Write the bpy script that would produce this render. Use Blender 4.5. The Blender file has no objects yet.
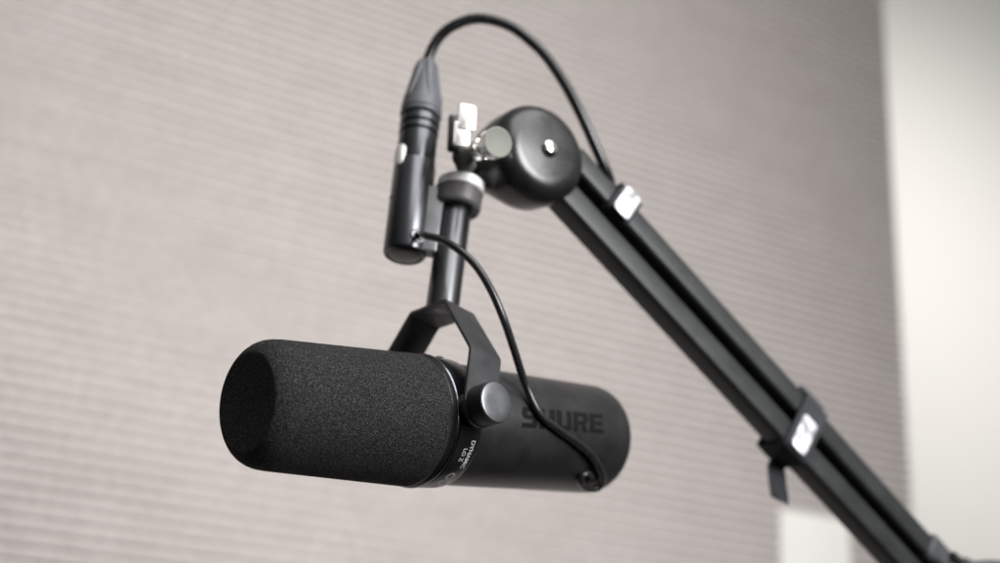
import bpy, bmesh, math, random
from mathutils import Vector, Matrix
random.seed(7)
S = bpy.context.scene
COL = S.collection

# ------------------------------------------------------------------ camera
F = 1100.0                                   # focal length in photo pixels (1000 px wide)
UPC = Vector((.0797, .927, -.3655)).normalized()      # world up, seen in camera axes (x right, y up, z back)
HXC = Vector((.9006, -.2075, -.381)); HXC = (HXC - UPC*HXC.dot(UPC)).normalized()   # along the ribbed wall
NYC = UPC.cross(HXC)                                  # into the wall
R3 = Matrix((HXC, NYC, UPC))                          # camera axes -> world axes
CAM = Vector((0, 0, 1.25))
cd = bpy.data.cameras.new('camera'); cam = bpy.data.objects.new('camera', cd); COL.objects.link(cam)
cam.matrix_world = Matrix.Translation(CAM) @ R3.to_4x4()
cd.sensor_width = 36; cd.lens = F/1000*36; cd.clip_start = .02; cd.clip_end = 100
cd.dof.use_dof = True; cd.dof.focus_distance = .465; cd.dof.aperture_fstop = 4.0
S.camera = cam
S.view_settings.view_transform = 'Standard'; S.view_settings.look = 'None'
S.view_settings.exposure = 0.0; S.view_settings.gamma = 1

def W(x, y, z):
    """camera-aligned millimetres (x right, y down, z forward) -> world metres"""
    return CAM + R3 @ (Vector((x, -y, -z))/1000)
def W3(q): return W(q[0], q[1], q[2])
def D3(q): return (R3 @ Vector((q[0], -q[1], -q[2]))).normalized()
def PX(x, y, z): return Vector(((x-500)/F*z, (y-281.5)/F*z, z))    # photo pixel + depth -> mm

# ------------------------------------------------------------------ world and lamps
wd = bpy.data.worlds.new('World'); S.world = wd; wd.use_nodes = True
bg = wd.node_tree.nodes['Background']; bg.inputs[1].default_value = .58
_nt = wd.node_tree; _tc = _nt.nodes.new('ShaderNodeTexCoord'); _dp = _nt.nodes.new('ShaderNodeVectorMath'); _dp.operation = 'DOT_PRODUCT'
_dp.inputs[1].default_value = D3((.42, -.88, .10)); _nt.links.new(_tc.outputs['Generated'], _dp.inputs[0])      # room: bright overhead and to the right, dark below
_mr = _nt.nodes.new('ShaderNodeMapRange'); _mr.inputs[1].default_value = -1; _nt.links.new(_dp.outputs['Value'], _mr.inputs[0])
_cr = _nt.nodes.new('ShaderNodeValToRGB'); _nt.links.new(_mr.outputs[0], _cr.inputs[0]); _nt.links.new(_cr.outputs[0], bg.inputs[0])
_e = _cr.color_ramp.elements; _e[0].position = 0; _e[0].color = (.006, .006, .006, 1); _e[1].position = 1; _e[1].color = (1, .985, .96, 1)
for _p, _v in ((.45, .012), (.62, .07), (.82, .48)):
    _q = _e.new(_p); _q.color = (_v, _v*.985, _v*.96, 1)
def area(name, pos, aim, size, power, col=(1, 1, 1), sy=None):
    l = bpy.data.lights.new(name, 'AREA'); l.energy = power; l.color = col; l.size = size
    if sy: l.shape = 'RECTANGLE'; l.size_y = sy
    o = bpy.data.objects.new(name, l); COL.objects.link(o)
    p = W(*pos); o.location = p; o.rotation_euler = (W(*aim)-p).to_track_quat('-Z', 'Y').to_euler()
    return o
def onw(o, spread): o.data.spread = math.radians(spread); return o
area('softbox_key', (490, -1150, 370), (0, -20, 540), 1.1, 14, (1, .985, .965), 1.0)
onw(area('wall_light', (1300, -720, -360), (-400, 280, 1000), .8, 6.9, (1, .998, .992)), 66)

# ------------------------------------------------------------------ materials
def mat(name, col, rough=.5, metal=0, spec=.5, coat=0):
    m = bpy.data.materials.new(name); m.use_nodes = True
    b = m.node_tree.nodes['Principled BSDF']
    b.inputs['Base Color'].default_value = (*col, 1); b.inputs['Roughness'].default_value = rough
    b.inputs['Metallic'].default_value = metal; b.inputs['Specular IOR Level'].default_value = spec
    b.inputs['Coat Weight'].default_value = coat
    return m, m.node_tree, b
def noise(nt, scale, detail=2, rough=.5):
    t = nt.nodes.new('ShaderNodeTexCoord'); n = nt.nodes.new('ShaderNodeTexNoise')
    n.inputs['Scale'].default_value = scale; n.inputs['Detail'].default_value = detail; n.inputs['Roughness'].default_value = rough
    nt.links.new(t.outputs['Object'], n.inputs['Vector']); return n
def ramp(nt, src, stops):
    r = nt.nodes.new('ShaderNodeValToRGB'); e = r.color_ramp.elements
    while len(e) < len(stops): e.new(.5)
    for i, (p, c) in enumerate(stops): e[i].position = p; e[i].color = (*c, 1) if not isinstance(c, float) else (c, c, c, 1)
    nt.links.new(src, r.inputs[0]); return r
def bump(nt, b, src, strength, dist):
    n = nt.nodes.new('ShaderNodeBump'); n.inputs['Strength'].default_value = strength; n.inputs['Distance'].default_value = dist
    nt.links.new(src, n.inputs['Height']); nt.links.new(n.outputs[0], b.inputs['Normal'])

def surf(name, col, rough, metal=0, spec=.5, grain=900, gb=.15, vary=.25, rv=.08, coat=0):
    """coated/machined surface: fine grain bump, faint colour and gloss variation"""
    m, nt, b = mat(name, col, rough, metal, spec, coat)
    n1 = noise(nt, grain, 2); bump(nt, b, n1.outputs[0], gb, .0002)
    n2 = noise(nt, 60, 4, .6)
    r = ramp(nt, n2.outputs[0], [(.3, tuple(c*(1-vary) for c in col)), (.7, tuple(min(1, c*(1+vary)) for c in col))])
    nt.links.new(r.outputs[0], b.inputs['Base Color'])
    mr = nt.nodes.new('ShaderNodeMapRange'); mr.inputs[3].default_value = max(.02, rough-rv); mr.inputs[4].default_value = rough+rv
    nt.links.new(n2.outputs[0], mr.inputs[0]); nt.links.new(mr.outputs[0], b.inputs['Roughness'])
    return m
M = {}
M['body'] = surf('black_enamel', (.044, .044, .046), .36, .6, .5, 2600, .14)
M['yoke'] = surf('satin_black_steel', (.05, .051, .055), .40, .5, .6, 2200, .18)
M['knob'] = surf('dark_knob_metal', (.20, .205, .22), .31, .9, .5, 900, .05)
M['knob_side'] = surf('black_knob_rubber', (.012, .012, .012), .5)
M['pole'] = surf('semigloss_black_tube', (.13, .133, .14), .30, 1, .5, 800, .03, .06, .02)
M['housing'] = surf('satin_black_housing', (.11, .114, .124), .29, .95, .5, 1500, .05, .06, .02)
M['bracket'] = surf('grey_bracket_metal', (.20, .20, .21), .42, .5)
M['boot'] = surf('blue_grey_boot', (.085, .09, .10), .42)
M['washer'] = surf('bright_washer', (.95, .945, .93), .35, .15, .5, 500, .03, .02)
M['plastic'] = surf('black_plastic', (.012, .012, .013), .22, 0, .6)
M['rubber'] = surf('grey_black_rubber', (.05, .053, .058), .48)
M['cable'] = surf('cable_rubber', (.017, .017, .018), .27, 0, .6, 400, .03)
M['chrome'] = surf('polished_chrome', (.88, .87, .84), .12, 1, .5, 300, .02, .04, .05)
M['nickel'] = surf('dull_nickel', (.17, .175, .155), .6, .2, .5, 500, .04, .1)
M['satin'] = surf('satin_chrome', (.93, .92, .90), .30, .9, .5, 500, .04, .03)
M['collar'] = surf('dark_grey_collar', (.095, .09, .094), .5, .1)
M['tube'] = surf('black_aluminium_tube', (.026, .028, .0285), .40, .35, .5, 1500, .08)
M['head'] = surf('glossy_black_joint', (.052, .052, .053), .28, .75, .6, 700, .03)
M['foil'] = surf('silver_foil_label', (.86, .87, .9), .3, .35, .5, 260, .6, .05)
def foil_mat():
    m, nt, b = mat('silver_printed_label', (.8, .8, .82), .35, .2)
    n = noise(nt, 120, 1, .4); r = ramp(nt, n.outputs[0], [(.36, (.30, .30, .32)), (.52, (.74, .75, .78))]); nt.links.new(r.outputs[0], b.inputs['Base Color'])
    n2 = noise(nt, 260, 2); bump(nt, b, n2.outputs[0], .8, .001); return m
M['foil'] = foil_mat()
M['velcro'] = surf('charcoal_strap', (.03, .032, .038), .75, 0, .3, 1500, .5)
M['white'] = surf('white_paint', (.84, .825, .80), .6, 0, .3, 200, .05, .015)
M['panel'] = surf('cream_white_panel', (.93, .915, .875), .5, 0, .3, 200, .05, .015)
M['glint'] = surf('bluish_glint_metal', (.22, .24, .27), .2, 1, .5, 300, .02, .05, .02)  # highlight tint put into the colour of the added ring
M['ink'] = mat('white_print', (.6, .6, .59), .5)[0]
M['inkdim'] = mat('faded_print', (.07, .06, .055), .5)[0]
M['logo'] = mat('gloss_black_letters', (.003, .003, .003), .55, 0, .15)[0]

def foam_mat():
    m, nt, b = mat('open_cell_foam', (.03, .03, .031), .9, 0, .1)
    t = nt.nodes.new('ShaderNodeTexCoord'); v = nt.nodes.new('ShaderNodeTexVoronoi'); v.inputs['Scale'].default_value = 2100
    nt.links.new(t.outputs['Object'], v.inputs['Vector'])
    n = noise(nt, 2250, 3, .8)
    r = ramp(nt, n.outputs[0], [(.36, (.006, .006, .0065)), (.52, (.019, .019, .020)), (.68, (.17, .17, .175))])
    nt.links.new(r.outputs[0], b.inputs['Base Color'])
    ad = nt.nodes.new('ShaderNodeMath'); ad.operation = 'ADD'; nt.links.new(v.outputs['Distance'], ad.inputs[0]); nt.links.new(n.outputs[0], ad.inputs[1])
    bump(nt, b, ad.outputs[0], .9, .0006)
    return m
M['foam'] = foam_mat()

def wall_mat():
    m, nt, b = mat('ribbed_wall_fabric', (.5, .45, .43), .85, 0, .2)
    t = nt.nodes.new('ShaderNodeTexCoord'); mp = nt.nodes.new('ShaderNodeMapping'); mp.inputs['Scale'].default_value = (16, 16, 22)
    n = nt.nodes.new('ShaderNodeTexNoise'); n.inputs['Scale'].default_value = 1; n.inputs['Detail'].default_value = 4
    nt.links.new(t.outputs['Object'], mp.inputs[0]); nt.links.new(mp.outputs[0], n.inputs['Vector'])
    r = ramp(nt, n.outputs[0], [(.3, (.58, .530, .510)), (.7, (.62, .572, .552))])
    n3 = noise(nt, 120, 2, .6); r3 = ramp(nt, n3.outputs[0], [(.36, .85), (.60, 1.0)])       # woven grain
    mx = nt.nodes.new('ShaderNodeMix'); mx.data_type = 'RGBA'; mx.blend_type = 'MULTIPLY'; mx.inputs['Factor'].default_value = 1
    nt.links.new(r.outputs[0], mx.inputs['A']); nt.links.new(r3.outputs[0], mx.inputs['B'])
    nt.links.new(mx.outputs['Result'], b.inputs['Base Color'])
    n2 = noise(nt, 500, 2); bump(nt, b, n2.outputs[0], .4, .001)
    return m
M['wall'] = wall_mat()

# ------------------------------------------------------------------ helpers
def link(name, bm, m, parent=None, origin=None, smooth=True, ang=40):
    """bm holds world-space vertices; object origin goes to `origin`"""
    o0 = Vector(origin) if origin is not None else (Vector(parent.location) if parent is not None and parent.type == 'EMPTY' else Vector((0, 0, 0)))
    base = Vector(o0)
    bmesh.ops.recalc_face_normals(bm, faces=bm.faces)
    for v in bm.verts: v.co -= base
    me = bpy.data.meshes.new(name); bm.to_mesh(me); bm.free()
    ms = m if isinstance(m, (list, tuple)) else [m]
    for q in ms: me.materials.append(q)
    if smooth:
        for p in me.polygons: p.use_smooth = True
        me.set_sharp_from_angle(angle=math.radians(ang))
    o = bpy.data.objects.new(name, me); COL.objects.link(o)
    if parent is not None:
        # world position = base
        o.parent = parent; o.location = base - WLOC[parent.name]
    else: o.location = base
    WLOC[o.name] = base.copy()
    return o
WLOC = {}
def thing(name, loc, label, cat, group=None):
    o = bpy.data.objects.new(name, None); COL.objects.link(o); o.location = loc; WLOC[o.name] = Vector(loc)
    o.empty_display_size = .02
    o['label'] = label; o['category'] = cat
    if group: o['group'] = group
    return o
def part(name, bm, m, parent, **k): return link(name, bm, m, parent, origin=WLOC[parent.name], **k)

def basis(axis, ref=(0, 0, 1)):
    a = Vector(axis).normalized(); r = Vector(ref)
    if abs(a.dot(r)) > .95: r = Vector((1, 0, 0))
    u = (r - a*r.dot(a)).normalized(); return a, u, a.cross(u)
def lathe(bm, o, axis, prof, n=96, cap0=True, cap1=True, ref=(0, 0, 1)):
    """prof: [(distance along axis, radius)] in metres"""
    a, u, v = basis(axis, ref); rings = []
    for s, r in prof:
        c = o + a*s
        if r < 1e-7: rings.append([bm.verts.new(c)])
        else: rings.append([bm.verts.new(c + (u*math.cos(2*math.pi*k/n) + v*math.sin(2*math.pi*k/n))*r) for k in range(n)])
    for A, B in zip(rings, rings[1:]):
        for k in range(n):
            k2 = (k+1) % n
            if len(A) == 1 and len(B) == 1: continue
            if len(A) == 1: bm.faces.new((A[0], B[k], B[k2]))
            elif len(B) == 1: bm.faces.new((A[k], B[0], A[k2]))
            else: bm.faces.new((A[k], B[k], B[k2], A[k2]))
    if cap0 and len(rings[0]) > 1: bm.faces.new(rings[0])
    if cap1 and len(rings[-1]) > 1: bm.faces.new(rings[-1])
def catmull(pts, sub=10):
    P = [Vector(p) for p in pts]; P = [P[0]*2-P[1]] + P + [P[-1]*2-P[-2]]; out = []
    for i in range(1, len(P)-2):
        for k in range(sub):
            t = k/sub; a, b, c, d = P[i-1:i+3]
            out.append(.5*((2*b)+(c-a)*t+(2*a-5*b+4*c-d)*t*t+(3*b-a-3*c+d)*t**3))
    out.append(P[-2]); return out
def tube(bm, pts, r, n=20, sub=10, smooth=True):
    P = catmull(pts, sub) if smooth else [Vector(p) for p in pts]
    rr = r if callable(r) else (lambda t: r)
    t0 = (P[1]-P[0]).normalized(); _, u, _ = basis(t0); rings = []
    for i, p in enumerate(P):
        t = (P[min(i+1, len(P)-1)]-P[max(i-1, 0)]).normalized()
        u = (u - t*u.dot(t)).normalized(); v = t.cross(u); q = rr(i/(len(P)-1))
        rings.append([bm.verts.new(p+(u*math.cos(2*math.pi*k/n)+v*math.sin(2*math.pi*k/n))*q) for k in range(n)])
    for A, B in zip(rings, rings[1:]):
        for k in range(n): bm.faces.new((A[k], B[k], B[(k+1) % n], A[(k+1) % n]))
    bm.faces.new(rings[0]); bm.faces.new(rings[-1])
def rprism(bm, c, ax, ay, az, hx, hy, hz, r=.001, seg=4, e=None):
    """box with rounded corners in the ax/ay plane, extruded along az with small chamfers"""
    e = e if e is not None else min(r, hz)*.35
    out = []
    for qx, qy, a0 in ((1, 1, 0), (-1, 1, 90), (-1, -1, 180), (1, -1, 270)):
        for k in range(seg+1):
            t = math.radians(a0+90*k/seg); out.append((qx*(hx-r)+r*math.cos(t), qy*(hy-r)+r*math.sin(t)))
    rings = []
    for z, d in ((-hz, e), (-hz+e, 0), (hz-e, 0), (hz, e)):
        rings.append([bm.verts.new(c+ax*(x-(d if x > 0 else -d))+ay*(y-(d if y > 0 else -d))+az*z) for x, y in out])
    n = len(out)
    for A, B in zip(rings, rings[1:]):
        for k in range(n): bm.faces.new((A[k], B[k], B[(k+1) % n], A[(k+1) % n]))
    bm.faces.new(rings[0]); bm.faces.new(rings[-1])
def hull(pts):
    bm = bmesh.new()
    for p in pts: bm.verts.new(p)
    r = bmesh.ops.convex_hull(bm, input=bm.verts)
    dead = [g for g in r['geom_interior'] if isinstance(g, bmesh.types.BMVert)] + [g for g in r['geom_unused'] if isinstance(g, bmesh.types.BMVert)]
    bmesh.ops.delete(bm, geom=list(set(dead)), context='VERTS'); return bm
mm = .001

# ------------------------------------------------------------------ background walls
yw = 1.13                                           # distance of the ribbed wall from the camera, along its normal
def on_wall(px, py, y=yw):
    d = D3(((px-500)/F, (py-281.5)/F, 1)); return CAM + d*(y/d.y)
xr = on_wall(899, 281).x
pitch = .0131
bm = bmesh.new(); prof = []
z = -.2
while z < 3.3:
    dj = random.uniform(.9, 1.1); zj = random.uniform(-.0002, .0002)
    for k, d in enumerate((0, .05, .70, .90, .98, 1, 1, 1, .98, .90, .70)):
        prof.append((z + zj + pitch*(k/11), -.0044*d*dj))
    z += pitch
A = [bm.verts.new((-3.2, yw+d+.004, z)) for z, d in prof]; B = [bm.verts.new((xr, yw+d+.004, z)) for z, d in prof]
for k in range(len(prof)-1): bm.faces.new((A[k], B[k], B[k+1], A[k+1]))
Ab = [bm.verts.new((-3.2, yw+.06, prof[i][0])) for i in (0, -1)]; Bb = [bm.verts.new((xr, yw+.06, prof[i][0])) for i in (0, -1)]
bm.faces.new((Ab[0], Bb[0], Bb[1], Ab[1])); bm.faces.new(B+[Bb[1], Bb[0]]); bm.faces.new(A+[Ab[1], Ab[0]])
bm.faces.new((A[0], B[0], Bb[0], Ab[0])); bm.faces.new((A[-1], B[-1], Bb[1], Ab[1]))
w = link('wall', bm, M['wall'], origin=(0, yw, 0), ang=60)
w['label'] = 'taupe wall covered in fine horizontal ribs behind the microphone'; w['category'] = 'wall'; w['kind'] = 'structure'
bm = bmesh.new(); X = Vector((1, 0, 0)); Y = Vector((0, 1, 0)); Z = Vector((0, 0, 1))
YB = yw+1.5; xa = on_wall(1000, 281, YB).x
rprism(bm, Vector((xa+.3, YB+.04, 1.8)), X, Z, Y, 2.3, 2.6, .04, .004)
w = link('wall', bm, M['white'], origin=(xa+.3, YB, 0))
_l = area('far_wall_fill', (0, 0, 0), (0, 0, 1), 1.8, 26, (1, .985, .945), 1.8)  # unseen lamp added to brighten the off-white wall
_l.location = (on_wall(1000, 281, yw+.3).x+.95, yw+.2, 2.9); _l.rotation_euler = (Vector((xa-.1, YB, 2.3))-_l.location).to_track_quat('-Z', 'Y').to_euler()
w['label'] = 'smooth off-white wall beyond the right edge of the ribbed wall'; w['category'] = 'wall'; w['kind'] = 'structure'
p0 = on_wall(779, 509); p1 = on_wall(850, 560)
bm = bmesh.new()
rprism(bm, Vector(((p0.x+p1.x)/2, yw+.0015, p0.z-.09)), X, Z, Y, (p1.x-p0.x)/2, .09, .004, .004, 4, .001)
w = link('wall_panel', bm, M['panel'], origin=((p0.x+p1.x)/2, yw, p0.z-.18))
w['label'] = 'plain cream-white panel low on the ribbed wall, behind the arm'; w['category'] = 'wall panel'

# ------------------------------------------------------------------ microphone frame (mm, camera-aligned)
MP = Vector((-101.87, 48.43, 442.13)); az, el = .77, .17
MA = Vector((math.cos(az)*math.cos(el), math.sin(el), math.sin(az)*math.cos(el)))
MW = Vector((.70282512, -.26938446, -.65838352)); MB_ = Vector((.70481158, .38901795, .59321638)); PP = Vector((.09631973, -.88096371, .46327687))
O = MP + MA*96.27
oW = W3(MP); aW = D3(MA); OW = W3(O); wW = D3(MW); bW = D3(MB_); pW = D3(PP)
e1 = (pW - aW*pW.dot(aW)).normalized(); e2 = aW.cross(e1)          # ring frame: angle 0 = up, around the axis
if e2.dot(wW) < 0: e2 = -e2
def cyl(s, th, r): return oW + aW*(s*mm) + (e1*math.cos(th)+e2*math.sin(th))*(r*mm)      # th grows from the top towards the knob side

mic = thing('microphone', OW, 'black studio microphone with a grey-black foam windscreen, hung in a yoke from the boom arm', 'microphone')
def P_(s, r): return (s*mm, r*mm)
bm = bmesh.new()
fp = [(1.2, 0), (.9, 8), (.5, 15), (.1, 19), (0, 20), (.15, 20.7), (.6, 21.5), (1.4, 22.6), (2.6, 23.9), (4.2, 25.1), (6.2, 26.0), (8.5, 26.6), (12, 27.0)]
fp += [(s, 27.0 + (s-12)/(83.5-12)*3.1) for s in (20, 30, 40, 50, 60, 70, 80)] + [(83.5, 30.05), (85, 29.6), (85.8, 28.6), (85.8, 20)]
lathe(bm, oW, aW, [P_(*q) for q in fp], 160)
foam = part('windscreen', bm, M['foam'], mic); foam['label'] = 'grey-black open-cell foam windscreen'
bm = bmesh.new()                                     # collar ring between foam and barrel
lathe(bm, oW, aW, [P_(*q) for q in ((84, 24), (84, 29.0), (86.2, 29.4), (86.8, 29.9), (87.2, 30.3), (88.6, 30.5), (89.2, 30.2), (89.4, 29.4), (90.1, 29.4), (90.3, 30.1), (91, 30.3), (102.2, 30.0), (103.2, 29.6), (103.8, 28.9), (104, 27))], 160)
ring = part('front_ring', bm, M['plastic'], mic, ang=25)
bm = bmesh.new(); lathe(bm, oW, aW, [P_(*q) for q in ((87.6, 29.6), (87.6, 30.45), (88.0, 30.75), (88.6, 30.75), (89.0, 30.45), (89.0, 29.6))], 160, False, False)
part('glint_ring', bm, M['glint'], ring)  # thin ring added to imitate the bluish highlight line beside the foam
bm = bmesh.new()
lathe(bm, oW, aW, [P_(*q) for q in ((103.0, 20), (103.0, 28.4), (103.5, 28.5), (150, 28.5), (208, 28.4), (211, 27.9), (213, 26.9), (214.3, 25.3), (214.8, 23.3), (214.8, 0))], 160)
body = part('barrel', bm, M['body'], mic, ang=50)
# screws on the ring
for th in (-.35, .32):
    bm = bmesh.new(); c = cyl(98, th, 29.6); d = (c-(oW+aW*.098)).normalized()
    lathe(bm, c, d, [(0, .0017), (.0008, .0017), (.0011, .0013), (.0011, 0)], 20); part('screw', bm, M['yoke'], mic)

# yoke: bent plate
H1, WD, H2, WT, B = 25.7, 36.2, 56.6, 12.7, 19.05
def yq(l, h, c): return OW + (wW*l + pW*h + bW*c)*mm
def yoke_path(off):
    # outline following the plate, from near end to far end; `off` = inward offset
    pts = [(WD-off, 0), (WD-off, H1-.25*off), (WT-.35*off, H2-off), (-WT+.35*off, H2-off), (-WD+off, H1-.25*off), (-WD+off, 0)]
    out = [pts[0]]
    for i in range(1, 5):                            # small bend radii
        a, b, c = Vector(pts[i-1]), Vector(pts[i]), Vector(pts[i+1])
        r = 1.4; p = b+(a-b).normalized()*r; q = b+(c-b).normalized()*r
        for t in (0, .33, .67, 1): out.append(tuple((p*(1-t)**2+b*2*t*(1-t)+q*t*t)))
    out.append(pts[-1]); return out
TH = 2.2
outer, inner = yoke_path(0), yoke_path(TH)
bm = bmesh.new(); rows = []
ch = .45
for (ox, oh), (ix, ih) in zip(outer, inner):
    rows.append([bm.verts.new(yq(ox, oh, -B/2+ch)), bm.verts.new(yq(ox, oh, B/2-ch)), bm.verts.new(yq(ox*.99+ix*.01-0, oh, B/2-ch))][:2])
    o_, i_ = Vector((ox, oh)), Vector((ix, ih)); d = (i_-o_).normalized()*ch
    o2, i2 = o_+d, i_-d
    rows[-1] = [bm.verts.new(yq(*q)) for q in ((ox, oh, -B/2+ch), (ox, oh, B/2-ch), (o2.x, o2.y, B/2), (i2.x, i2.y, B/2), (ix, ih, B/2-ch), (ix, ih, -B/2+ch), (i2.x, i2.y, -B/2), (o2.x, o2.y, -B/2))]
for v in [v for v in bm.verts if not v.link_faces and not any(v in r for r in rows)]: bm.verts.remove(v)
for A, C in zip(rows, rows[1:]):
    for k in range(8): bm.faces.new((A[k], A[(k+1) % 8], C[(k+1) % 8], C[k]))
bm.faces.new(rows[0]); bm.faces.new(rows[-1])
# rounded ends of both arms
for sg in (1, -1):
    n = 24; a1 = []; a2 = []
    for k in range(n+1):
        t = math.pi*k/n; cx = math.cos(t)*(B/2); hy = -math.sin(t)*(B/2)
        a1.append(bm.verts.new(yq(sg*WD, hy, cx))); a2.append(bm.verts.new(yq(sg*(WD-TH), hy, cx)))
    bm.faces.new(a1); bm.faces.new(a2)
    for k in range(n): bm.faces.new((a1[k], a1[k+1], a2[k+1], a2[k]))
yoke = part('yoke', bm, M['yoke'], mic, ang=28)
for sg in (1, -1):
    c = yq(sg*WD, 0, 0); d = wW*sg
    bm = bmesh.new()
    lathe(bm, c, d, [P_(*q) for q in ((0, 8.6), (.4, 9.2), (1.2, 9.4), (8.6, 9.4), (9.3, 9.25), (9.45, 9.0), (9.3, 8), (9.0, 0))], 72)
    kn = part('knob', bm, M['knob_side'], mic, ang=30); kn['label'] = 'round thumb knob with a spun metal face' if sg > 0 else 'round thumb knob on the far side'
    bm = bmesh.new()
    lathe(bm, c, d, [P_(*q) for q in ((9.4, 8.9), (9.75, 8.8), (9.9, 8.3), (10.05, 5), (10.1, 2), (10.1, 0))], 72)
    f_ = part('knob_face', bm, M['knob'], kn, ang=30)
    bm = bmesh.new()                                 # pivot shaft from arm to ring
    lathe(bm, yq(sg*(WD-TH), 0, 0), -d, [P_(*q) for q in ((0, 8), (WD-TH-27, 8))], 48, False, False); part('pivot_boss', bm, M['plastic'], mic)

# pole, collar, washer
Pt = yq(0, H2, 0)
bm = bmesh.new(); lathe(bm, Pt, pW, [P_(*q) for q in ((-2.2, 0), (-2.2, 7.6), (.2, 7.6), (.2, 8.2), (60, 8.2), (62, 7.5))], 64); pole = part('pole', bm, M['pole'], mic)
bm = bmesh.new(); lathe(bm, Pt, pW, [P_(*q) for q in ((57.8, 8.1), (57.8, 11.4), (58.6, 12.3), (59.8, 12.8), (68.0, 12.8), (68.8, 12.3), (68.8, 4))], 72); collar = part('lock_collar', bm, M['collar'], mic, ang=30)
collar['label'] = 'dark grey locking collar at the top of the pole'

# connector housing beside the pole + its bracket plate
Hb = PX(404.5, 256, 545); Ht = PX(427, 62, 601.5); Hdir = (Ht-Hb).normalized()
HC = W3(Hb); hv = D3(Hdir)
def hlen(py):
    for k in range(0, 1600):
        q = Hb+Hdir*(k*.1)
        if 281.5+F*q.y/q.z <= py: return k*.1
    return 160.
SEAM = hlen(166); BOOT = hlen(118); BTOP = hlen(62)
hd = HC-(Pt+pW*.03); hd = (hd - pW*hd.dot(pW)).normalized()
bm = bmesh.new(); lathe(bm, HC, hv, [P_(*q) for q in ((1.5, 8.6), (.3, 9.0), (0, 9.6), (.7, 10.5), (2, 10.9), (SEAM-1.1, 10.9), (SEAM-.3, 10.7), (SEAM, 9.4), (SEAM, 0))], 72)
hous = part('connector_housing', bm, M['housing'], mic, ang=30)
bm = bmesh.new(); lathe(bm, HC, hv, [P_(*q) for q in ((-.6, 0), (-.5, 4), (-.1, 7.4), (.8, 9.0), (2, 9.0))], 64); part('end_cap', bm, M['plastic'], hous)
fcam = (CAM-(HC+hv*.01)); fcam = (fcam-hv*fcam.dot(hv)).normalized()      # side of the housing turned to the front
lft = hv.cross(fcam)
if lft.dot(hd) < 0: lft = -lft
bm = bmesh.new(); c = HC+hv*.031+(fcam*.35+lft*.94).normalized()*.0105
lathe(bm, c, (fcam*.35+lft*.94).normalized(), [P_(*q) for q in ((0, 1.2), (.8, 1.2), (.9, 0))], 16); part('screw', bm, M['plastic'], mic)
bm = bmesh.new()                                     # bracket plate
rprism(bm, (Pt+pW*.0475+hd*.0130+fcam*.003), pW, hd, pW.cross(hd).normalized(), .0185, .0062, .004, .0012)
part('bracket', bm, M['bracket'], mic)
# grommet and signal lead
gd = (fcam*.88 - lft*.47).normalized(); gc = HC+hv*.0068+gd*.0106
bm = bmesh.new(); lathe(bm, gc, gd, [P_(*q) for q in ((-1.5, 3.9), (.3, 3.9), (.7, 3.6), (.7, 3.1), (.3, 2.8), (-.2, 2.7), (-.2, 0))], 32); part('grommet', bm, M['chrome'], mic)

def body_hit(px, py, r, extra=0):
    """point where the view ray meets a cylinder of radius r around the mic axis (mm, camera-aligned)"""
    d = Vector(((px-500)/F, (py-281.5)/F, 1)).normalized()
    w0 = -MP; dd = d - MA*d.dot(MA); ww = w0 - MA*w0.dot(MA)
    a = dd.dot(dd); b = 2*dd.dot(ww); c = ww.dot(ww)-r*r; disc = b*b-4*a*c
    if disc < 0: t = -b/(2*a)
    else: t = (-b-math.sqrt(disc))/(2*a)
    return d*t
g0 = gc + gd*.0005
pts = [g0-gd*.001, g0+gd*.003]
for (x, y, dz) in ((426, 235.8, 529), (441, 239.5, 524), (459, 250, 518), (476, 266, 514), (491.5, 291, 510), (504, 320, 509), (514.5, 351, 513), (525, 383, 518.5)): pts.append(W3(PX(x, y, dz)))
for (x, y, ex) in ((539, 413, 2.1), (556, 428, 2.0), (575, 441, 2.0), (592, 456, 2.0), (601, 472, 2.1), (602, 481, 2.2), (598.5, 487.5, 2.4), (591.5, 489, 2.4), (584.5, 487.3, 2.2), (580.3, 482.2, 2.0), (582, 476.3, 1.8), (588, 473.5, 1.6), (592.3, 476.8, 1.0), (591.3, 481.3, -.4), (588.5, 482.5, -2.5)):
    pts.append(W3(body_hit(x, y, 28.5+ex)))
bm = bmesh.new(); tube(bm, pts, lambda t: .0019 if t < .80 else .0019-.0007*min(1, (t-.80)/.1), 18, 9); lead = part('signal_lead', bm, M['cable'], mic, ang=80)

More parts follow.
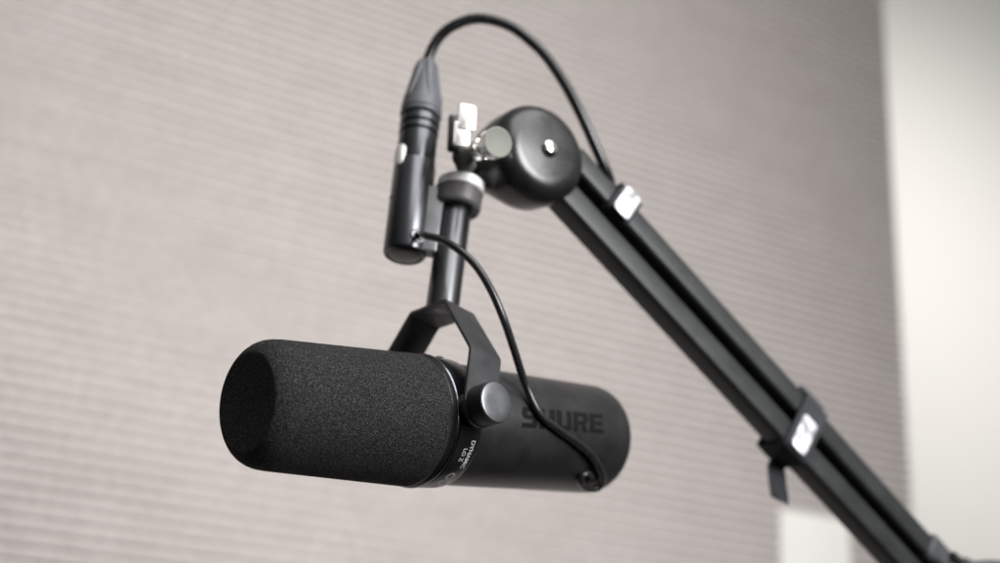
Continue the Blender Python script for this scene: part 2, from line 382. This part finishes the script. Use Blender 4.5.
# --- lettering.  glyph polygons on a 0..1 grid, heavy extended capitals
def poly(bm, pts, f):
    bm.faces.new([bm.verts.new(f(*p)) for p in pts])
def rectgrid(x0, y0, x1, y1): return [(x0, y0), (x1, y0), (x1, y1), (x0, y1)]
GL = {
 'S': [[(.0, .78), (.0, .60), (.10, .44), (.30, .44), (.34, .62), (.34, .74)], [(.0, .78), (.34, .74), (.42, .78), (.42, 1), (.12, 1), (.04, .93)],
       [(.42, .78), (.97, .78), (.97, 1), (.42, 1)], [(.10, .44), (.30, .40), (.90, .40), (.96, .52), (.80, .62), (.34, .62)],
       [(.64, .40), (.66, .27), (1.0, .22), (1.0, .42), (.90, .56), (.66, .40)], [(.03, 0), (.88, 0), (.96, .07), (1.0, .22), (.66, .27), (.58, .23), (.03, .23)]],
 'H': [rectgrid(0, 0, .34, 1), rectgrid(.66, 0, 1, 1), rectgrid(.34, .39, .66, .62)],
 'U': [[(0, 1), (0, .16), (.10, .03), (.22, 0), (.34, .24), (.34, 1)], [(.22, 0), (.78, 0), (.66, .24), (.34, .24)], [(.78, 0), (.90, .03), (1, .16), (1, 1), (.66, 1), (.66, .24)]],
 'R': [rectgrid(0, 0, .34, 1), [(.34, .77), (.62, .77), (.86, 1), (.34, 1)], [(.86, 1), (.97, .93), (1, .84), (1, .56), (.92, .42), (.62, .56), (.66, .66), (.62, .77)],
       [(.34, .56), (.62, .56), (.92, .42), (.80, .37), (.34, .37)], [(.46, .37), (.80, .37), (1.04, 0), (.66, 0)]],
 'E': [rectgrid(0, 0, .34, 1), rectgrid(.34, .78, .98, 1), rectgrid(.34, .40, .90, .61), rectgrid(.34, 0, 1, .23)],
}
def body_sth(px, py, r):
    q = W3(body_hit(px, py, r)) - oW; s = q.dot(aW); q -= aW*s
    return s/mm, math.atan2(q.dot(e2), q.dot(e1))
RB = 28.5
s0, t0 = body_sth(521, 427.5, RB); s1, t1 = body_sth(603.5, 434, RB); s2, t2 = body_sth(521.5, 406.5, RB)
print('logo', s0, t0, s1, t1, s2, t2)
bm = bmesh.new(); word = 'SHURE'; wl = 1.0/(5+4*.12); n = 0
for i, chh in enumerate(word):
    x0 = i*wl*1.12
    for g in GL[chh]:
        # subdivide vertically so the letters follow the curve
        def f(x, y):
            u = x0+x*wl; return (u, y)
        vs = [f(*p) for p in g]
        b2 = bmesh.new(); b2.faces.new([b2.verts.new((x, y, 0)) for x, y in vs])
        for cut in [k/8 for k in range(1, 8)]:
            bmesh.ops.bisect_plane(b2, geom=b2.verts[:]+b2.edges[:]+b2.faces[:], plane_co=(0, cut, 0), plane_no=(0, 1, 0))
        mp = {}
        for v in b2.verts:
            u, y = v.co.x, v.co.y
            th = (t0+(t1-t0)*u) + (t2-t0)*y
            mp[v] = bm.verts.new(cyl(s0+(s1-s0)*u + (s2-s0)*y, th, RB+.05))
        for fc in b2.faces: bm.faces.new([mp[v] for v in fc.verts])
        b2.free()
lg = part('lettering', bm, M['logo'], body, smooth=False)
lg['label'] = 'SHURE in dark capitals on the barrel'

def ring_text(txt, size, s_c, th_c, m, ext=0, bold=0.0, name='lettering', spacing=1.0, flip=1):
    """text running round the ring (reading downward on the near side)"""
    cu = bpy.data.curves.new('t', 'FONT'); cu.body = txt; cu.size = 1; cu.align_x = 'CENTER'; cu.align_y = 'CENTER'; cu.offset = bold; cu.space_character = spacing
    ob = bpy.data.objects.new('t', cu); COL.objects.link(ob)
    dg = bpy.context.evaluated_depsgraph_get(); me = bpy.data.meshes.new_from_object(ob.evaluated_get(dg))
    b2 = bmesh.new(); b2.from_mesh(me)
    bpy.data.objects.remove(ob); bpy.data.meshes.remove(me)
    R = 30.0
    bm = bmesh.new(); mp = {}
    for v in b2.verts:
        x, y = v.co.x*size, v.co.y*size
        s = s_c + y; mp[v] = bm.verts.new(cyl(s, th_c + x/R*flip, 30.3 - (s-91)/11.2*.3 + .07))
    for fc in b2.faces: bm.faces.new([mp[v] for v in fc.verts])
    b2.free()
    return part(name, bm, m, ring, smooth=False)
print('ring', [tuple(round(k, 2) for k in body_sth(x, y, 30.2)) for x, y in ((473, 455), (466, 462), (455, 477), (440, 487), (474, 425))])
sA, tA = body_sth(472, 456, 30.2)
ring_text('DYNAMIC', 3.2, 99.3, tA, M['ink'], bold=.012)
ring_text('LO Z', 3.0, 95.9, tA+.0, M['ink'], bold=.012)
ring_text('II', 3.4, 97.2, body_sth(474, 427, 30.2)[1], M['inkdim'])
sB, tB = body_sth(455, 477, 30.2)
bm = bmesh.new()                                     # ring-shaped emblem
N = 40
for k in range(N):
    q = []
    for rr, kk in ((2.5, k), (2.5, k+1), (1.9, k+1), (1.9, k)):
        t = 2*math.pi*kk/N; s = 96.9+rr*math.cos(t)*.85; q.append(cyl(s, tB+rr*math.sin(t)/30, 30.3-(s-91)/11.2*.3+.07))
    bm.faces.new([bm.verts.new(c) for c in q])
part('emblem', bm, M['ink'], ring, smooth=False)
ring_text('SM7B', 8.0, 96.6, tB+.41, M['ink'], bold=.05)

# ------------------------------------------------------------------ boom arm geometry (mm, camera-aligned)
A0 = PX(590, 204, 590); A1 = PX(902, 546, 655)
AT = (A1-A0).normalized()
Uc = Vector((.0797, -.927, .3655)).normalized()
AV = (Uc-AT*Uc.dot(AT)).normalized(); AN = AT.cross(AV)
if AN.z > 0: AN = -AN
L = (A1-A0).length
a0 = W3(A0); at = D3(AT); av = D3(AV); an = D3(AN)
arm = thing('microphone_boom_arm', W3(PX(955, 600, 665)), 'black twin-tube boom arm with a rounded joint, running down to the right corner', 'boom arm')
def along(px, py):
    """arm distance whose side face projects near this pixel"""
    best = None
    for k in range(-40, int(L)+60):
        q = A0+AT*k; x = 500+F*q.x/q.z; y = 281.5+F*q.y/q.z; d = (x-px)**2+(y-py)**2
        if best is None or d < best[0]: best = (d, k)
    return best[1]*mm
def tubebox(t0, t1, cv, hv_, hn, r, m, name):
    bm = bmesh.new(); c = a0+at*((t0+t1)/2*mm)+av*(cv*mm)
    rprism(bm, c, av, an, at, hv_*mm, hn*mm, (t1-t0)/2*mm, r*mm, 5, .0003); return part(name, bm, m, arm, ang=35)
tubebox(-24, L+30, 10.5, 7.2, 7.4, 2.8, M['tube'], 'tube')
tubebox(-22, L+30, -10.9, 7.4, 7.4, 2.8, M['tube'], 'tube')
bm = bmesh.new(); rprism(bm, a0+at*((L+6)/2*mm)-an*.004-av*.0002, av, an, at, .0040, .0022, (L+50)/2*mm, .0008); part('gap_light_block', bm, M['plastic'], arm)  # black bar added to block light in the gap between the tubes
# joint head: convex rounded drum with a tapering nose
HCn = PX(549, 149, 566); hc = W3(HCn)
def ringpts(c, ax, r, fil, sgn):
    a, u, v = basis(ax); o = []
    for j in range(6):
        t = math.radians(90*j/5); rr = r-fil+fil*math.cos(t)
        for k in range(40): o.append(c + a*(sgn*fil*math.sin(t)) + (u*math.cos(2*math.pi*k/40)+v*math.sin(2*math.pi*k/40))*rr)
    return o
NO = W3(PX(503, 143, 566))                            # nose
nd = (NO-hc).normalized()
cd_ = hc + nd*.0008
pts_ = ringpts(cd_-an*.0105, an, .0275, .0110, 1) + ringpts(cd_-an*.019+nd*.002, an, .0268, .012, -1)
pts_ += ringpts(NO-an*.021+D3((0, 1, 0))*.0012, -nd, .0155, .004, -1)
bm = hull(pts_); head = part('joint_head', bm, M['head'], arm, ang=75)
bm = bmesh.new(); lathe(bm, hc-an*.0006, an, [P_(*q) for q in ((-1.5, 11.5), (-.2, 11), (.55, 9.6), (.6, 8.4), (.4, 7), (.3, 5.5), (.3, 0))], 72); part('bolt_seat', bm, M['head'], arm, ang=80)
bm = bmesh.new(); lathe(bm, hc-an*.0004, an, [P_(*q) for q in ((0, 4.6), (1.8, 4.6), (2.8, 3.9), (3.4, 2.3), (3.5, 0))], 32); part('bolt', bm, M['chrome'], arm)
# elbow at the lower end
EC = W3(PX(950, 598, 668))
bm = bmesh.new(); lathe(bm, EC-an*.016, an, [P_(*q) for q in ((0, 0), (0, 20), (3, 23), (29, 23), (32, 20), (32, 0))], 72); elb = part('elbow_joint', bm, M['head'], arm, ang=30)
bm = bmesh.new(); rprism(bm, a0+at*along(934, 562)+av*.0115, av, an, at, .009, .0088, .009, .004); part('tube_clamp', bm, M['rubber'], arm)
bm = bmesh.new(); tube(bm, [W3(PX(952, 556, 648)), W3(PX(968, 566, 650)), W3(PX(1000, 566, 655)), W3(PX(1040, 580, 665))], .003, 16); part('spring_rod', bm, M['tube'], arm)
# swivel mount: threaded stud, clevis, pin and thumbscrew
sw0 = Pt + pW*.0686 + D3((1, 0, 0))*.0012
bm = bmesh.new(); lathe(bm, sw0, pW, [P_(*q) for q in ((-.1, 5), (-.1, 11.6), (.5, 12.3), (5.2, 12.3), (5.9, 11.6), (6.1, 5), (6.1, 0))], 64); part('washer', bm, M['washer'], arm, ang=30)
bm = bmesh.new()
pf = [(5.5, 4.2)]
for k in range(12): pf += [(6+k*.8, 4.2), (6.4+k*.8, 3.7)]
lathe(bm, sw0, pW, [P_(*q) for q in pf+[(16, 3.7), (16, 0)]], 32); part('threaded_stud', bm, M['chrome'], arm, ang=20)
cx = (NO-an*.010); rt = Vector(at*0); 
C0 = W3(PX(465, 157, 560))                            # swivel centre
nose_c = NO-an*.021+D3((0, 1, 0))*.0012
rgt = (nose_c-C0).normalized(); upn = (pW - rgt*pW.dot(rgt)).normalized(); fr = rgt.cross(upn)
if fr.dot(CAM-C0) < 0: fr = -fr
bm = bmesh.new(); lathe(bm, C0-rgt*.004, rgt, [P_(*q) for q in ((0, 0), (0, 5.2), (.6, 5.8), (8, 5.8), (8.6, 5.0), ((nose_c-C0).length/mm+6, 5.0))], 40); part('swivel_pin', bm, M['chrome'], arm, ang=30)
bm = bmesh.new(); lathe(bm, C0, upn, [P_(*q) for q in ((-7, 0), (-7, 4.0), (-5, 5.6), (3, 6.2), (6, 5.2), (7.5, 3.4), (7.5, 0))], 8); part('swivel_block', bm, M['nickel'], arm, ang=30)
pf0 = D3((.29, -.41, -.87)); pu_ = D3((.06, -.93, .30)); pu_ = (pu_-pf0*pu_.dot(pf0)).normalized(); pr_ = pf0.cross(pu_); pu_ = (pu_-pr_*pu_.dot(pr_)).normalized(); pf_ = pr_.cross(pu_)
if pf_.dot(CAM-C0) < 0: pf_ = -pf_
for (x, y, dz, hw, hh) in ((467, 117.5, 553, 4.5, 7.4), (461.5, 134.5, 549, 4.2, 7.2)):
    bm = bmesh.new(); rprism(bm, W3(PX(x, y, dz)), pr_, pu_, pf_, hw*mm, hh*mm, .0011, .0015); part('clevis_plate', bm, M['satin'], arm)
bm = bmesh.new(); rprism(bm, W3(PX(456, 134, 560)), pr_, pu_, pf_, .0042, .0110, .0012, .0015); part('clevis_plate', bm, M['plastic'], arm)
td = D3((.48, -.10, -.87)); tc = W3(PX(498, 142, 534))
bm = bmesh.new(); lathe(bm, tc, td, [P_(*q) for q in ((-7.2, 0), (-7.2, 6.6), (-6.6, 7.5), (-.6, 7.6), (0, 7.2), (0, 6.6), (-.4, 6.4), (-.4, 5))], 56); ts_ = part('thumbscrew', bm, M['satin'], arm, ang=30)
bm = bmesh.new(); lathe(bm, tc, td, [P_(*q) for q in ((-.8, 7.45), (-.05, 7.8), (.25, 7.6), (.35, 7.1), (.2, 6.6), (.2, 0))], 56); part('thumbscrew_face', bm, M['nickel'], ts_, ang=30)
bm = bmesh.new(); lathe(bm, tc-td*.006, -td, [P_(*q) for q in ((0, 3.4), (9, 3.4), (9.2, 5.4), (13, 5.4), (13, 3), (24, 3))], 32); part('screw_shank', bm, M['chrome'], arm, ang=30)

# ------------------------------------------------------------------ XLR cable
xb = HC + hv*(SEAM*mm)
xlr = thing('audio_cable', xb, 'black audio cable looping from a locking plug over to the boom arm', 'cable')
plug_ax = hv; PL = BOOT-SEAM
bm = bmesh.new()
lathe(bm, xb-hv*.001, plug_ax, [P_(*q) for q in ((0, 9.6), (.2, 10.1), (.8, 10.3), (PL-12, 10.2), (PL-11.6, 9.1), (PL-10.6, 9.1), (PL-10.2, 10.5), (PL-7, 10.5), (PL-6.7, 9.2), (PL-5.6, 9.2), (PL-5.2, 10.6), (PL-1.6, 10.6), (PL-1.2, 9.3), (PL-.4, 9.3), (PL, 9), (PL, 0))], 64)
plug = part('plug_shell', bm, M['housing'], xlr, ang=25)
bt = xb + plug_ax*((PL-.6)*mm); BL = BTOP-BOOT; kb = BL/27.8
bm = bmesh.new()
lathe(bm, bt, plug_ax, [P_(*q) for q in ((0, 10.1), (.6, 10.9), (2.4, 11.1), (2.7, 10.5), (3.4, 11.0), (4.4, 11.0), (8*kb, 10.5), (14*kb, 8.6), (20*kb, 7.0), (26*kb, 5.7), (27.4*kb, 5.2), (27.8*kb, 3), (27.8*kb, 0))], 64)
boot = part('strain_relief', bm, M['boot'], xlr, ang=25)
for k in range(6):                                    # pointed flutes on the boot
    a, u, v = basis(plug_ax, tuple(fcam)); th = 2*math.pi*k/6+.3
    d = u*math.cos(th)+v*math.sin(th); tng = plug_ax.cross(d)
    bm = bmesh.new()
    rows_ = []
    for s, r, wd_, in ((7*kb, 10.5, .15), (10*kb, 9.95, .8), (14*kb, 8.65, 1.5), (20*kb, 7.05, 1.9), (26*kb, 5.75, 1.8)):
        c = bt+plug_ax*(s*mm)
        rows_.append([bm.verts.new(c+d*((r-.5)*mm)+tng*(-wd_*mm*1.2)), bm.verts.new(c+d*((r+.6)*mm)-tng*wd_*mm*.6), bm.verts.new(c+d*((r+.6)*mm)+tng*wd_*mm*.6), bm.verts.new(c+d*((r-.5)*mm)+tng*wd_*mm*1.2)])
    for A_, B_ in zip(rows_, rows_[1:]):
        for j in range(4): bm.faces.new((A_[j], A_[(j+1) % 4], B_[(j+1) % 4], B_[j]))
    bm.faces.new(rows_[0]); bm.faces.new(rows_[-1]); part('flute', bm, M['boot'], boot)
lt = (fcam*.62+lft*.78).normalized()
bm = bmesh.new(); rprism(bm, xb+hv*.0012+lt*.0102, hv, plug_ax.cross(lt).normalized(), lt, .0062, .0034, .0017, .0031, 6, .0006)
part('latch', bm, M['washer'], plug)
cp = [bt+plug_ax*(BL*mm-.003), bt+plug_ax*(BL*mm+.001)]
for (x, y, zz) in ((433.5, 46, 603), (442, 34, 603), (454.6, 25, 602), (472, 19, 601), (488, 19.2, 600), (505, 23.8, 599), (521, 33, 598), (545, 55, 596), (566, 86, 594), (583, 119, 592), (595.5, 147, 592), (607, 173, 594)):
    cp.append(W3(PX(x, y, zz)))
k1c = 13
for t, vv, nn in ((k1c-8, 19, 0), (k1c, 17.5, -4), (k1c+10, 14, -9), (k1c+25, 10, -11), (120, 6, -11), (200, 6, -11), (290, 6, -11), (L+20, 6, -11)): cp.append(a0+at*(t*mm)+av*(vv*mm)+an*(nn*mm))
bm = bmesh.new(); tube(bm, cp, .0029, 20, 12); part('cord', bm, M['cable'], xlr, ang=80)

# ------------------------------------------------------------------ straps
def strap_loop(bm, tpos, width, v0, v1, n0, n1, th, r=.003):
    """flat band wrapped round the tubes at distance tpos along the arm"""
    c = a0+at*tpos; out = []
    hx, hy = (v1-v0)/2, (n1-n0)/2; cc = c+av*((v0+v1)/2)+an*((n0+n1)/2)
    prof2 = []
    for off in (0, th):
        pr = []
        for qx, qy, an0 in ((1, 1, 0), (-1, 1, 90), (-1, -1, 180), (1, -1, 270)):
            for k in range(6):
                t = math.radians(an0+18*k); pr.append((qx*(hx-r)+(r+off)*math.cos(t), qy*(hy-r)+(r+off)*math.sin(t)))
        prof2.append(pr)
    n = len(prof2[0]); rg = []
    for sgn in (-1, 1):
        for pr in prof2: rg.append([bm.verts.new(cc+av*x+an*y+at*(sgn*width/2)) for x, y in pr])
    i0, o0, i1, o1 = rg
    for k in range(n):
        k2 = (k+1) % n
        bm.faces.new((o0[k], o0[k2], o1[k2], o1[k])); bm.faces.new((i0[k], i0[k2], i1[k2], i1[k]))
        bm.faces.new((i0[k], i0[k2], o0[k2], o0[k])); bm.faces.new((i1[k], i1[k2], o1[k2], o1[k]))
k1 = k1c*mm
st1 = thing('cable_strap', a0+at*k1, 'small strap with a silver label near the upper joint, clamping the cable', 'cable strap', 'cable straps on the boom arm')
bm = bmesh.new(); strap_loop(bm, k1, .016, .0020, .0195, -.0085, .0095, .0012); part('band', bm, M['velcro'], st1)
bm = bmesh.new(); rprism(bm, a0+at*k1+av*.0102+an*.0112, av, at, an, .0088, .0056, .0005, .0018); part('label', bm, M['foil'], st1)
k2 = along(794, 430)
st2 = thing('cable_strap', a0+at*k2, 'wide charcoal strap with a silver label and a hanging tail, lower on the arm', 'cable strap', 'cable straps on the boom arm')
bm = bmesh.new(); strap_loop(bm, k2, .019, -.0188, .0183, -.0125, .0080, .0014); part('band', bm, M['velcro'], st2)
bm = bmesh.new(); rprism(bm, a0+at*k2-av*.0065+an*.0096, av, at, an, .0115, .0058, .0005, .0022); part('label', bm, M['foil'], st2)
bm = bmesh.new(); rprism(bm, a0+at*(k2-.003)+av*.0196+an*.001, at, an, av, .010, .0065, .0018, .0015); part('buckle', bm, M['rubber'], st2)
# tail
tp = [a0+at*k2-av*.0185+an*.004, W3(PX(777, 462, 628)), W3(PX(777, 478, 627)), W3(PX(780, 500, 627))]
bm = bmesh.new(); T = catmull(tp, 6); sx = (R3 @ Vector((1, .0, -.25))).normalized(); sy_ = (R3 @ Vector((.25, 0, 1))).normalized(); rg = []
for i, p in enumerate(T):
    hw = .0052; sk = Vector((0, 0, 0)) if i < len(T)-1 else D3((0, 1, 0))*.0035
    rg.append([bm.verts.new(p-sx*hw-sy_*.0006-sk), bm.verts.new(p+sx*hw-sy_*.0006+sk), bm.verts.new(p+sx*hw+sy_*.0006+sk), bm.verts.new(p-sx*hw+sy_*.0006-sk)])
for A_, B_ in zip(rg, rg[1:]):
    for j in range(4): bm.faces.new((A_[j], A_[(j+1) % 4], B_[(j+1) % 4], B_[j]))
bm.faces.new(rg[0]); bm.faces.new(rg[-1]); part('tail', bm, M['velcro'], st2)
